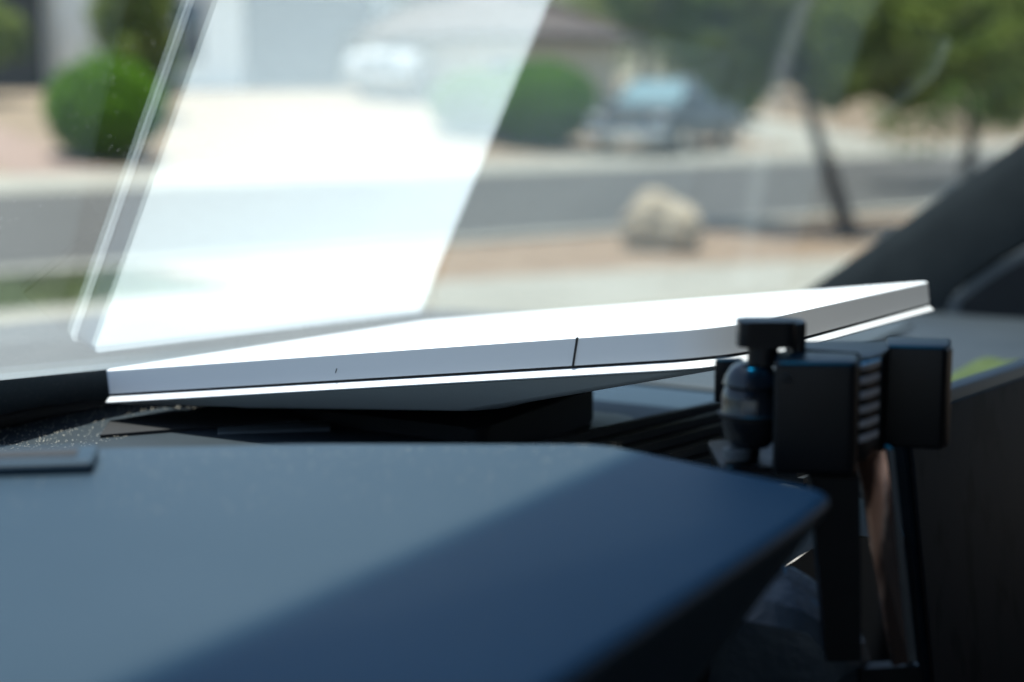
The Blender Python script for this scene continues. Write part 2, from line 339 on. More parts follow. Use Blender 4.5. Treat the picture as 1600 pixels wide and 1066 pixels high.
def tree(base, top_pts, crowns, label, m, trunk=0.14, n=5000, leaf=0.09, group='trees along the street'):
    e = empty('tree', base, label, 'tree', group)
    B = Vector(base); pts = [Vector((0, 0, -0.1))] + [Vector(p) - B for p in top_pts]
    k = len(pts); tr = tube(pts, [trunk * (1 - 0.6 * i / (k - 1)) for i in range(k)])
    limbs = []
    for c, r in crowns:
        c = Vector(c) - B; a = pts[-1] * 0.9
        limbs.append(tube([a, (a + c) / 2 + Vector((0.1, 0.05, 0.15)), c], [trunk * 0.45, trunk * 0.3, trunk * 0.1], 7))
    link('trunk', join(tr, *limbs), M['bark'], e)
    link('crown', join(*[leaves(tuple(Vector(c) - B), r, n, leaf) for c, r in crowns]), m, e)
    return e
def tree_at(px, t, h, r, label, m, z=None, n=5000, leaf=0.11, trunk=0.16, low=0.45):
    z = far_z(t) if z is None else z
    b = st(s_at(px, t), t, z); tp = b + Vector((0.15, 0.1, h * 0.45))
    cs = []
    for i in range(4):
        a = i * 1.57 + px; cs.append((b + Vector((math.cos(a) * r * 0.45, math.sin(a) * r * 0.45, h * (low + 0.25) + 0.2 * h * math.sin(a * 2.3))), (r * 0.75, r * 0.75, h * 0.30)))
    return tree(tuple(b), [b + Vector((0.03, -0.05, h * 0.22)), tp], cs, label, m, trunk, n // 3, leaf)
# leaning verge tree nearest the car
b = st(s_at(1333, 10.45), 10.45, 0.03); D = b.length
def near(px, py, dd=0.0): return at(px, py, at(1333, 385, 1).length and (D + dd))
tree(tuple(b), [near(1312, 320), near(1290, 250), near(1268, 185), near(1255, 120)],
     [(near(1180, 40, 0.3), (0.75, 0.8, 0.55)), (near(1330, 60, -0.2), (0.8, 0.7, 0.6)), (near(1470, 60, 0.2), (0.75, 0.8, 0.6)),
      (near(1260, -40), (0.9, 0.9, 0.6)), (near(1560, 90, -0.1), (0.5, 0.6, 0.6)), (near(1080, -10, 0.4), (0.6, 0.7, 0.5)), (near(1390, 20, 0.5), (0.8, 0.8, 0.7)), (near(1010, 10, 1.0), (0.45, 0.5, 0.35)), (near(1150, 85, 0.6), (0.55, 0.6, 0.45)), (near(1420, 105, 0.3), (0.6, 0.6, 0.5)), (near(1320, 110, 0.6), (0.5, 0.5, 0.4)), (near(1550, 20, 0.1), (0.7, 0.7, 0.6))],
     'slim dark leaning tree on the near verge right of the boulder', M['leaf'], 0.10, 3600, 0.055)
tree_at(1500, 15.5, 3.8, 1.9, 'dark branching tree just above the windshield pillar', M['leaf_dark'], z=0.0, n=6000, leaf=0.07, trunk=0.12, low=0.36)
tree_at(226, 31, 5.0, 0.85, 'green tree behind the round shrub by the white porch column', M['leaf'], n=6000, low=0.15)
tree_at(1000, 36, 6, 2.4, 'olive green tree rising behind the parked grey car', M['leaf_olive'], low=0.2)
tree_at(1120, 34, 6, 2.2, 'bright green tree behind the pale driveway', M['leaf'], low=0.12)
tree_at(1240, 40, 7, 3.0, 'tall dark tree behind the slim leaning trunk', M['leaf_dark'], low=0.1)
tree_at(1390, 38, 7, 3.0, 'broad green tree above the pinkish yard', M['leaf'], low=0.1)
tree_at(1540, 42, 8, 3.4, 'dark tree at the right edge behind the pillar', M['leaf_dark'], low=0.1)
tree_at(850, 48, 8, 3.6, 'hazy olive tree above the brown roof', M['leaf_olive'], low=0.2)
tree_at(640, 50, 9, 3.6, 'pale green tree high behind the white reflection', M['leaf'], low=0.25)
tree_at(-10, 33.5, 3.0, 0.8, 'small green tree in front of the dark garage at left edge', M['leaf'], n=2500, low=0.25)

def house(name, t, pxa, pxb, z, hw, hr, depth, label, wall, roof):
    a, b2 = s_at(pxa, t), s_at(pxb, t)
    e = empty(name, st((a + b2) / 2, t, z), label, 'house', rot=(0, 0, math.atan2(SU.y, SU.x)))
    w = (b2 - a) / 2
    link('wall', box(-w, w, 0, depth, -0.4, hw), wall, e)
    ov = 0.5
    link('roof', rings([[(-w - ov, -ov, hw), (w + ov, -ov, hw), (w + ov, depth + ov, hw), (-w - ov, depth + ov, hw)],
                        [(-w - ov, -ov, hw + 0.16), (w + ov, -ov, hw + 0.16), (w + ov, depth + ov, hw + 0.16), (-w - ov, depth + ov, hw + 0.16)],
                        [(-w + depth * .4, depth * .45, hw + hr), (w - depth * .4, depth * .45, hw + hr), (w - depth * .4, depth * .55, hw + hr), (-w + depth * .4, depth * .55, hw + hr)]]), roof, e)
    return e, a, b2
e, a, b2 = house('house', 36.0, -260, 640, far_z(36), 2.7, 1.9, 8, 'cream house with dark garage and white column behind the shrubs at left', M['white_wall'], M['roof_tile'])
mid = (a + b2) / 2
def lx(px, t=36.0): return s_at(px, t) - mid
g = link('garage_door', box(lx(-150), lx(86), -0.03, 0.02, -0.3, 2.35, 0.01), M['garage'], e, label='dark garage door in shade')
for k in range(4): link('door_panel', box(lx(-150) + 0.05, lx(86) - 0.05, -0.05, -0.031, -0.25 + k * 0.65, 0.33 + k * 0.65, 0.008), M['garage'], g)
link('column', box(lx(92), lx(148), -0.75, -0.2, -0.4, 2.69, 0.02), M['white_wall'], e)
w_ = link('window', box(lx(285), lx(330), -0.04, 0.0, 0.6, 2.0, 0.01), M['win'], e); link('sill', box(lx(282), lx(333), -0.10, -0.041, 0.5, 0.595, 0.01), M['white_wall'], w_)
g = link('garage_door', box(lx(392), lx(590), -0.03, 0.02, -0.3, 2.3, 0.01), M['garage_blue'], e, label='blue-grey garage door seen through the reflection')
for k in range(4): link('door_panel', box(lx(392) + 0.05, lx(590) - 0.05, -0.05, -0.031, -0.25 + k * 0.62, 0.31 + k * 0.62, 0.008), M['garage_blue'], g)
e2, a, b2 = house('house', 31.0, 745, 958, 0.5, 1.95, 1.7, 7, 'beige house with brown roof behind the round shrub and parked car', M['stucco'], M['roof_tile'])
mid = (a + b2) / 2
w_ = link('window', box(lx(770, 31), lx(840, 31), -0.04, 0.0, 0.6, 1.5, 0.01), M['win'], e2); link('sill', box(lx(767, 31), lx(843, 31), -0.10, -0.041, 0.5, 0.595, 0.01), M['stucco'], w_)
# pale garden wall far right
sa, sb = s_at(1120, 37), s_at(1640, 37)
gw = empty('garden_wall', st((sa + sb) / 2, 37, far_z(37)), 'low pale garden wall behind the far yards at right', 'wall', rot=(0, 0, math.atan2(SU.y, SU.x)))
wl = (sb - sa) / 2
link('wall', box(-wl, wl, 0, 0.2, -0.3, 0.9, 0.01), M['stucco'], gw); link('coping', box(-wl - 0.03, wl + 0.03, -0.04, 0.24, 0.902, 0.97, 0.01), M['concrete'], gw)

def vehicle(px, t, z, turn, label, paint, glass, scale=1.0):
    p = st(s_at(px, t), t, z)
    v_ = -Vector((p.x, p.y, 0)).normalized(); d_ = v_ * math.cos(turn) - _R * math.sin(turn); ang = math.atan2(d_.x, -d_.y)
    e = empty('parked_car', p, label, 'car', rot=(0, 0, ang)); e.scale = (scale,) * 3
    # local: front faces -y
    W2 = 0.93
    prof = [(-2.3, 0.35), (-2.32, 0.75), (-2.2, 0.98), (-1.1, 1.08), (2.2, 1.10), (2.35, 0.9), (2.35, 0.35)]
    rs = []
    for x, k in ((-W2, 0.94), (-W2 * 0.97, 0.985), (-W2 * 0.8, 1.0), (W2 * 0.8, 1.0), (W2 * 0.97, 0.985), (W2, 0.94)):
        rs.append([(x, y * k, 0.35 + (zz - 0.35) * k) for y, zz in prof])
    link('body', rings(rs), paint, e)
    cab = [(-1.25, 1.07), (-0.45, 1.62), (1.3, 1.66), (2.1, 1.09)]
    link('cabin', rings([[(x, y, 1.07 + (zz - 1.07) * k) for y, zz in cab] for x, k in ((-0.86, 0.0), (-0.70, 0.95), (-0.6, 1.0), (0.6, 1.0), (0.70, 0.95), (0.86, 0.0))]), paint, e)
    link('windshield', rings([[(-0.76, -1.21, 1.12), (0.76, -1.21, 1.12), (0.62, -0.53, 1.585), (-0.62, -0.53, 1.585)], [(-0.76, -1.17, 1.10), (0.76, -1.17, 1.10), (0.62, -0.49, 1.57), (-0.62, -0.49, 1.57)]]), glass, e)
    for sx in (-1, 1):
        link('side_window', rings([[(sx * 0.845, -0.85, 1.14), (sx * 0.845, 1.5, 1.14), (sx * 0.735, 1.2, 1.55), (sx * 0.735, -0.4, 1.55)], [(sx * 0.80, -0.85, 1.14), (sx * 0.80, 1.5, 1.14), (sx * 0.70, 1.2, 1.55), (sx * 0.70, -0.4, 1.55)]]), M['win'], e)
        link('headlight', box(sx * 0.72 - 0.17, sx * 0.72 + 0.17, -2.33, -2.2, 0.72, 0.88, 0.03), M['lamp'], e)
        link('mirror', box(sx * 1.0 - 0.1, sx * 1.0 + 0.1, -0.95, -0.8, 1.1, 1.24, 0.03), paint, e)
        for y in (-1.45, 1.4):
            w = link('wheel', lathe([(0.0, -0.11), (0.30, -0.11), (0.35, -0.07), (0.35, 0.07), (0.30, 0.11), (0.0, 0.11)], 24), M['tyre'], e, (sx * 0.84, y, 0.35), (0, math.pi / 2, 0))
            link('rim', lathe([(0.0, -0.125), (0.2, -0.12), (0.22, 0.0), (0.2, 0.12), (0.0, 0.125)], 20), M['chrome'], w)
    gr = link('grille', box(-0.5, 0.5, -2.36, -2.25, 0.62, 0.9, 0.02), M['matte'], e)
    for k in range(3): link('grille_bar', box(-0.48, 0.48, -2.375, -2.361, 0.67 + k * 0.08, 0.70 + k * 0.08, 0.005), M['chrome'], gr)
    link('bumper', box(-0.94, 0.94, -2.42, -2.2, 0.34, 0.58, 0.05), M['chrome'], e)
    link('number_plate', box(-0.2, 0.2, -2.44, -2.421, 0.40, 0.54, 0.005), M['white_wall'], e)
    return e
fa = math.atan2(SU.y, SU.x)
vehicle(1040, 24.9, 0.12, 0.40, 'dark grey car with pale grille facing the street across the road', M['car_paint'], M['car_glass'], 0.90)
M['white_paint'] = mat('white_paint', (0.80, 0.80, 0.79), 0.3, coat=0.5, noise=(30, (0.77, 0.77, 0.76), 0.3, 0.7))
vehicle(668, 34.2, far_z(34.2), 0.5, 'white car parked before the houses, seen through the white reflection', M['white_paint'], M['win'], 0.98)

def boulder(px, t, w, h, label):
    p = st(s_at(px, t), t, 0.05)
    bm = bmesh.new(); bmesh.ops.create_icosphere(bm, subdivisions=4, radius=1)
    for v in bm.verts:
        c = v.co; k = 1 + 0.13 * math.sin(3.1 * c.x + 2) + 0.10 * math.sin(5.3 * c.y + 1.3 * c.z) + 0.05 * math.sin(11 * c.z + 7 * c.x)
        v.co = Vector((c.x * w / 2 * k, c.y * w / 2 * k, h * 0.36 + c.z * h * 0.6 * k))
    o = link('boulder', finish(bm, True, 80), M['rock'], None, p); props(o, label, 'boulder')
boulder(1028, 10.75, 0.66, 0.50, 'pale tan boulder on the gravel verge before the street')

# ================================================================== the car we sit in
CAR = empty('car', (0, 0, 0), 'dark car cabin: blue-grey dashboard, raked windshield and pillar around the dish', 'car')
def H(h): return EYE + h
WS_H0, WS_F, WS_R = -0.1140, 0.746, 0.050
def wsh(r, f): return WS_H0 - WS_F * (f - 0.507) - WS_R * (r - 0.548)        # inner face of the windshield
wn = Vector((WS_R, WS_F, 1)).normalized()
# windshield pane, 5 mm thick
fr0, fr1, rr0, rr1 = 0.66, -0.12, -0.75, 1.66
ring_in = [Vector((r, f, H(wsh(r, f)))) for r, f in ((rr0, fr0), (rr1, fr0), (rr1, fr1), (rr0, fr1))]
ws = link('windshield', rings([[tuple(p) for p in ring_in], [tuple(p + wn * 0.0016) for p in ring_in]]), M['glass'], CAR, label='raked windshield glass mirroring the white dish')
# black band along its foot (inside the cabin, 1.5 mm under the glass)
def on_ws(r, f, off=0.0015): return Vector((r, f, H(wsh(r, f)))) - wn * off
link('black_band', grid(30, 2, lambda a, b: on_ws(-0.7 + 2.35 * a, 0.519 + 0.047 * (-0.7 + 2.35 * a - 0.49) + 0.05 * b)), M['frit'], ws)
# reflection of light trim, painted as a pale streak curving down the glass
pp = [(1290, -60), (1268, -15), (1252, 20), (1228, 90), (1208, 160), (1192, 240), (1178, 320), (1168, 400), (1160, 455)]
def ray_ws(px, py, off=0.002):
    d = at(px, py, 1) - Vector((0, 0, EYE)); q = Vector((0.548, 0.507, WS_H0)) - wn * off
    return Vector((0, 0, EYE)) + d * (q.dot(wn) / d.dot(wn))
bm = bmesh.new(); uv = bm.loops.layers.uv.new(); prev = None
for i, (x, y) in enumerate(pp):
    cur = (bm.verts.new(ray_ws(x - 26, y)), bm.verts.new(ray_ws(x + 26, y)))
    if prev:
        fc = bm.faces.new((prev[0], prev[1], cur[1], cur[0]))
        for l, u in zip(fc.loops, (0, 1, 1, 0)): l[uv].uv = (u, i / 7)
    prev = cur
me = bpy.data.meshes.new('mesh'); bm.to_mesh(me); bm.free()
link('painted_reflection', me, M['painted_glint'], ws)

# bonnet outside
link('bonnet', rings([[(-0.6, 0.66, H(-0.225)), (1.50, 0.66, H(-0.25)), (1.50, 1.20, H(-0.262)), (1.2, 1.26, H(-0.258)), (-0.6, 1.27, H(-0.25))],
                      [(-0.6, 0.66, H(-0.20)), (1.48, 0.66, H(-0.225)), (1.48, 1.19, H(-0.242)), (1.2, 1.25, H(-0.238)), (-0.6, 1.26, H(-0.23))]]), M['bonnet'], CAR, label='pale metallic bonnet outside the glass')
link('bonnet_edge', rings([[(-0.6, 1.272, H(-0.27)), (1.2, 1.262, H(-0.27)), (1.2, 1.40, H(-0.275)), (-0.6, 1.40, H(-0.27))], [(-0.6, 1.272, H(-0.236)), (1.2, 1.262, H(-0.24)), (1.2, 1.36, H(-0.252)), (-0.6, 1.37, H(-0.247))]]), M['blackp'], CAR)
link('cowl', box(-0.7, 1.6, 0.60, 0.658, H(-0.30), H(-0.235), 0.004), M['blackp'], CAR)

# dashboard deck
def deck_h(r, f):
    k_ = max(0.0, min(1.0, (r - 0.58) / 0.16)); k_ = k_ * k_ * (3 - 2 * k_)
    return -0.150 - 0.030 * k_ - max(0.0, r - 1.15) * 0.085
def deck_front(r):
    # where the deck meets the glass
    f = 0.55
    for _ in range(20): f = 0.507 + (WS_H0 - WS_R * (r - 0.548) - deck_h(r, f)) / WS_F
    return f - 0.004
def deck_pt(a, b):
    r = -0.65 + 2.28 * a; f1 = deck_front(r); f0 = 0.195
    f = f0 + (f1 - f0) * b
    return (r, f, H(deck_h(r, f)) - (0.02 * (1 - b / 0.04) ** 2 if b < 0.04 else 0))
dash = link('dashboard', grid(60, 60, deck_pt), M['deck'], CAR, label='dark grey dashboard top')
link('dash_face', grid(40, 6, lambda a, b: (-0.65 + 2.28 * a, 0.195 + 0.05 * b, H(deck_h(-0.65 + 2.28 * a, 0) - 0.020 - 0.55 * b))), M['matte'], dash)
# front seal
link('glass_seal', tube([(r, deck_front(r) - 0.004, H(deck_h(r, 0)) + 0.003) for r in np.linspace(-0.6, 1.6, 24)], [0.005] * 24, 8), M['matte'], dash)
# instrument hood on the driver's side
hood_pts = [(-0.50, 0.136), (0.400, 0.133), (0.430, 0.135), (0.4560, 0.219), (0.413, 0.298), (0.357, 0.378), (0.300, 0.452), (-0.50, 0.452)]
bot = [(x * 0.985 if x > 0 else x, 0.155 + (y - 0.136) * 0.95) for x, y in hood_pts]
def hood_mesh():
    bm = bmesh.new()
    zt = H(-0.1085)
    a = [bm.verts.new((x, y, H(-0.185))) for x, y in [(p[0] - 0.01, p[1] + 0.05 if p[1] < 0.2 else p[1]) for p in hood_pts]]
    b = [bm.verts.new((x, y, zt)) for x, y in hood_pts]
    n = len(a); bm.faces.new(a); ft = bm.faces.new(b)
    for i in range(n): bm.faces.new((a[i], a[(i + 1) % n], b[(i + 1) % n], b[i]))
    vert = [e_ for e_ in bm.edges if abs(e_.verts[0].co.z - e_.verts[1].co.z) > 0.01]
    bmesh.ops.bevel(bm, geom=vert, offset=0.008, segments=5, profile=0.5, affect='EDGES')
    te = [e_ for e_ in bm.edges if all(abs(v.co.z - zt) < 1e-5 for v in e_.verts)]
    bmesh.ops.bevel(bm, geom=te, offset=0.006, segments=5, profile=0.5, affect='EDGES')
    return finish(bm, True, 50)
hood = link('instrument_hood', hood_mesh(), M['dash'], dash, label='smooth blue-grey instrument hood, half in shadow')
link('hood_lining', prism([(-0.49, 0.150), (0.40, 0.150), (0.425, 0.20), (0.41, 0.28), (-0.49, 0.30)], H(-0.5), H(-0.186)), M['matte'], dash)
# trim bar with a dark slot at the hood's far edge
tb = at(-60, 712, 0.535); tz = H(-0.1083)
bar_pts = [(-0.075, -0.011), (0.022, -0.011), (0.030, -0.006), (0.031, 0.004), (0.024, 0.010), (-0.075, 0.012)]
ba = math.radians(128)
def rot2(x, y, a): return (x * math.cos(a) - y * math.sin(a), x * math.sin(a) + y * math.cos(a))
bc = (0.309, 0.392)
# vents
def vent(name, quad, m, nsl, along=True, depth=0.012):
    """raised frame of slats over a dark box; quad: four (r, f) corners"""
    q = [Vector((r, f, H(deck_h(r, f)) + 0.0015)) for r, f in quad]
    o = link(name, rings([[tuple(p + Vector((0, 0, -0.0012))) for p in q], [tuple(p + Vector((0, 0, 0.001))) for p in q]]), M['matte'], dash)
    for k in range(nsl):
        t0, t1 = (k + 0.15) / nsl, (k + 0.6) / nsl
        a0, a1 = q[0].lerp(q[3], t0), q[0].lerp(q[3], t1); b0, b1 = q[1].lerp(q[2], t0), q[1].lerp(q[2], t1)
        u = Vector((0, 0, 0.0045)); l = Vector((0, 0, 0.0012))
        link('slat', rings([[tuple(a0 + l), tuple(b0 + l), tuple(b1 + l), tuple(a1 + l)], [tuple(a0 + u), tuple(b0 + u), tuple(b1 + u * 0.7), tuple(a1 + u * 0.7)]]), m, o)
    return o
vent('centre_vent', [(0.60, 0.205), (0.96, 0.205), (0.96, 0.328), (0.60, 0.328)], M['matte'], 7)
# raised panels of the deck
link('deck_panel', prism([(0.896, 0.335), (1.22, 0.335), (1.22, 0.54), (0.905, 0.54)], H(-0.179), H(-0.1755), 0.0015), M['panel'], dash, label='flat pale blue-grey panel of the dashboard right of the dish')
link('panel_gap', prism([(0.886, 0.330), (0.8955, 0.330), (0.9045, 0.545), (0.895, 0.545)], H(-0.1800), H(-0.1792)), M['matte'], dash)
link('airbag_panel', prism([(0.70, 0.334), (0.884, 0.334), (0.893, 0.545), (0.78, 0.545), (0.70, 0.43)], H(-0.1790), H(-0.1750), 0.003), M['dash'], dash, label='blue-grey panel of the dashboard under the dish')
# defroster slot at left
link('defroster_slot', rings([[(0.530, 0.494, H(-0.1498)), (0.556, 0.512, H(-0.1498)), (0.640, 0.478, H(-0.1498)), (0.60, 0.440, H(-0.1498))],
                              [(0.530, 0.494, H(-0.1485)), (0.556, 0.512, H(-0.1485)), (0.640, 0.478, H(-0.1485)), (0.60, 0.440, H(-0.1485))]]), M['matte'], dash)
def lip(p, q, w, h0, m, nm='slot_lip'):
    p, q = Vector(p), Vector(q); d = (q - p).normalized(); n_ = Vector((-d.y, d.x, 0)) * w; u = Vector((0, 0, h0))
    return link(nm, rings([[tuple(p), tuple(q), tuple(q + n_), tuple(p + n_)], [tuple(p + u), tuple(q + u), tuple(q + n_ + u * .8), tuple(p + n_ + u * .8)]]), m, dash)
# dust lying on the deck and on the hood
def dust():
    V, Fc = [], []
    for _ in range(1500):
        r = random.uniform(0.42, 0.66); f = random.uniform(0.485, 0.545)
        if f > deck_front(r) - 0.006 or random.random() > (0.75 - r) / 0.2 : continue
        s = random.uniform(0.00012, 0.00038); a = random.random() * 6.28; z = H(deck_h(r, f)) + 0.0004
        i = len(V); V += [(r + s * math.cos(a + k * 2.09), f + s * math.sin(a + k * 2.09), z) for k in range(3)] + [(r, f, z + s)]
        Fc += [(i, i + 1, i + 3), (i + 1, i + 2, i + 3), (i + 2, i, i + 3)]
    for _ in range(420):
        a_ = random.random(); r = 0.455 - 0.11 * a_ - random.random() ** 2 * 0.09; f = 0.22 + 0.16 * a_ - 0.01
        s = random.uniform(0.0001, 0.00025); a = random.random() * 6.28; z = H(-0.1085) + 0.00005
        i = len(V); V += [(r + s * math.cos(a + k * 2.09), f + s * math.sin(a + k * 2.09), z) for k in range(3)] + [(r, f, z + s)]
        Fc += [(i, i + 1, i + 3), (i + 1, i + 2, i + 3), (i + 2, i, i + 3)]
    me = bpy.data.meshes.new('mesh'); me.from_pydata(V, [], Fc)
    o = link('dust', me, M['dust'], dash); o['kind'] = 'stuff'
dust()

# windshield pillar, seam, sail panel with speaker, at the passenger's side
def pil(r0, r1, f_off, h_off):
    return [(r0, f, h) for f, h in ()]
ps = []
for f in (0.80, 0.60, 0.40, 0.20, 0.0, -0.12):
    h = wsh(1.62, f) - 0.004
    ps.append([(1.615, f, H(h)), (1.600, f - 0.010, H(h - 0.020)), (1.600, f - 0.055, H(h - 0.085)), (1.66, f - 0.07, H(h - 0.095)), (1.70, f, H(h))])
link('windshield_pillar', rings(ps), M['pillar'], CAR, label='dark grey windshield pillar rising to the right')
ps = []
for f in (0.62, 0.40, 0.20, 0.0, -0.12):
    h = wsh(1.62, f) - 0.004
    ps.append([(1.612, f - 0.058, H(h - 0.088)), (1.612, f - 0.075, H(h - 0.108)), (1.66, f - 0.075, H(h - 0.108)), (1.66, f - 0.058, H(h - 0.088))])
link('pillar_seam', rings(ps), M['matte'], CAR)
sail = link('sail_panel', rings([[(1.618, 0.62, H(-0.33)), (1.618, 0.56, H(-0.27)), (1.618, -0.15, H(0.27)), (1.618, -0.15, H(-0.33))], [(1.66, 0.62, H(-0.33)), (1.66, 0.56, H(-0.27)), (1.66, -0.15, H(0.27)), (1.66, -0.15, H(-0.33))]]), M['pillar'], CAR)
# speaker: rounded frame and grille standing proud of the sail panel
def on_r(px, py, r):
    d = at(px, py, 1) - Vector((0, 0, EYE)); p = d * (r / d.x); return (p.y, p.z)
sp_out = [(1478, 492), (1490, 462), (1520, 440), (1560, 412), (1640, 365), (1700, 365), (1700, 520), (1560, 520), (1500, 508)]
sp_in = [(1503, 480), (1512, 464), (1545, 440), (1580, 418), (1640, 385), (1690, 385), (1690, 498), (1570, 496), (1515, 490)]
def poly_r(px, r0, r1, bev):
    bm = bmesh.new(); q = [on_r(x, y, 1.6) for x, y in px]
    a = [bm.verts.new((r1, f, EYE + z)) for f, z in q]; b = [bm.verts.new((r0, f, EYE + z)) for f, z in q]
    n = len(q); bm.faces.new(a); bm.faces.new(b)
    for i in range(n): bm.faces.new((a[i], a[(i + 1) % n], b[(i + 1) % n], b[i]))
    if bev: bmesh.ops.bevel(bm, geom=bm.edges[:], offset=bev, segments=3, affect='EDGES')
    return finish(bm)
sp_o = [(x + (x - 1580) * 0.05 - 6, y + (y - 465) * 0.12) for x, y in sp_out]
link('speaker_base', poly_r(sp_o, 1.60, 1.617, 0.003), M['matte'], sail)
link('speaker_rim', poly_r(sp_out, 1.590, 1.5985, 0.003), M['rim'], sail)
link('speaker_grille', poly_r(sp_in, 1.584, 1.589, 0.001), M['matte'], sail)

# roof
link('headliner', box(-0.75, 1.68, -1.7, 0.03, H(0.285), H(0.345), 0.01), M['liner'], CAR)
# a guessed blue shade band, unseen at the top of the windshield, tints the sun on the driver's edge of the dashboard
link('rear_bulkhead', box(-0.78, 1.70, -0.98, -0.93, H(-1.1), H(0.285), 0.01), M['liner'], CAR)
link('floor', box(-0.78, 1.70, -0.93, 0.6, H(-1.08), H(-1.0), 0.01), M['matte'], CAR)
link('driver_door', box(-0.80, -0.74, -0.93, 0.5, H(-1.0), H(-0.17), 0.01), M['liner'], CAR)
link('door', box(1.60, 1.68, -1.2, 0.55, H(-1.0), H(-0.335), 0.01), M['pillar'], CAR)

# trim bar geometry
pts = [tuple(Vector((*rot2(x, y, ba), 0)) + Vector((bc[0], bc[1], 0)))[:2] for x, y in bar_pts]

# ------------------------------------------------------------------ touchscreen
T0 = at(1405, 633, 0.73); dirx = Vector((math.sin(math.radians(100)), math.cos(math.radians(100)), 0))
scr = empty('touchscreen', T0, 'dark glossy touchscreen with smudged glass standing behind the phone', 'screen', rot=(math.radians(-8), 0, math.atan2(dirx.y, dirx.x)))
link('housing', box(0, 0.36, 0, 0.014, -0.24, 0, 0.003), M['blackp'], scr)
link('glass', box(0.004, 0.356, -0.0025, -0.0003, -0.236, -0.006, 0.0008), M['screen'], scr, label='dark brownish smudged glass')

# ------------------------------------------------------------------ green cloth
me = grid(24, 8, lambda a, b: ((a - 0.5) * 0.14, (b - 0.5) * 0.022, 0.004 + 0.0015 * math.sin(a * 9) * math.cos(b * 7)))
o = link('cloth', me, M['cloth'], None, (1.020, 0.247, H(-0.180)), (0, 0, math.radians(-6))); sol = o.modifiers.new('thick', 'SOLIDIFY'); sol.thickness = 0.004
props(o, 'small green cloth lying behind the top edge of the touchscreen', 'cloth')

# ================================================================== the satellite dish
DX0, DX1, DY0, DY1, DR = -0.1365, 0.1355, -0.1520, 0.1465, 0.010
ea = Vector((0, 0.297, -0.0405)).normalized(); eb = Vector((0.264, 0, -0.0112)).normalized()
en = eb.cross(ea).normalized(); ea = en.cross(eb)
Rm = Matrix((eb, ea, en)).transposed().to_4x4()
DC = Vector((0.6935, 0.3705, EYE - 0.1120))              # middle of the white face
dish = empty('satellite_dish', DC + en * -0.036, 'flat white satellite internet dish lying tilted on the dashboard', 'satellite dish', rot=Rm.to_euler())
zt = 0.036                                             # face height above the dish's base
def rr(ins): return rrect(DX0 + ins, DX1 - ins, DY0 + ins, DY1 - ins, (0.004, 0.004, 0.026, 0.008), 12, ins)
link('panel', rings([ring_at(rr(0.0), zt - 0.0110), ring_at(rr(0.0), zt - 0.0008), ring_at(rr(0.0008), zt - 0.0002), ring_at(rr(0.0022), zt)]), M['dish'], dish, label='smooth white face and rim of the dish')
link('seam', rings([ring_at(rr(0.0012), zt - 0.0122), ring_at(rr(0.0012), zt - 0.0109)]), M['seam'], dish)
link('lip', rings([ring_at(rr(0.0004), zt - 0.0154), ring_at(rr(-0.0017), zt - 0.0149), ring_at(rr(-0.0019), zt - 0.0145), ring_at(rr(0.0002), zt - 0.0121)]), M['dish_lip'], dish, label='bright white lip of the back shell')
# back shell: shallow off-centre bulge
b0 = rrect(-0.117, 0.095, -0.040, 0.105, 0.018, 12)
def bz(y): return -0.0282 + (y + 0.04) / 0.145 * 0.0075       # the bulge is deepest towards the cabin
link('back_shell', rings([ring_at(rr(0.0030), zt - 0.0157), ring_at(rr(0.006), zt - 0.0166), [(x, y, zt + bz(y)) for x, y in b0], [(x * 0.97, y * 0.97 + 0.001, zt + bz(y) - 0.0010) for x, y in b0]]), M['dish_back'], dish, label='grey shaded back shell of the dish')
# thin dark line and scuffs on the rim facing the driver
def mark(y, w, z0, z1, lean, nm):
    bm = bmesh.new(); x = DX0 - 0.00035
    v = [bm.verts.new(p) for p in ((x, y - w, zt + z1), (x, y + w, zt + z1), (x, y + w + lean, zt + z0), (x, y - w + lean, zt + z0))]
    w_ = [bm.verts.new((DX0 + 0.0008, p.co.y, p.co.z)) for p in v]
    bm.faces.new(v); bm.faces.new(w_)
    for i in range(4): bm.faces.new((v[i], v[(i + 1) % 4], w_[(i + 1) % 4], w_[i]))
    return link(nm, finish(bm, False), M['seam'], dish)
YC = -0.152
mark(YC + 0.061, 0.00042, -0.0112, -0.0004, 0.0030, 'rim_line')
mark(YC + 0.172, 0.00010, -0.0080, -0.0062, 0.0008, 'scuff')

# ------------------------------------------------------------------ dish stand
stand = empty('dish_stand', (0.675, 0.40, H(-0.176)), 'black stand propping the dish up from the dashboard', 'stand')
link('foot', prism(rrect(-0.080, 0.075, -0.060, 0.085, 0.012, 6), 0.0, 0.012, 0.002), M['blackp'], stand)
link('block', prism(rrect(-0.060, 0.055, -0.045, 0.065, 0.008, 6), 0.0122, 0.0285, 0.002), M['matte'], stand)
link('arm', prism([(-0.115, 0.055), (-0.080, 0.020), (-0.066, 0.030), (-0.096, 0.070)], 0.022, 0.0265, 0.001), M['rim'], stand)
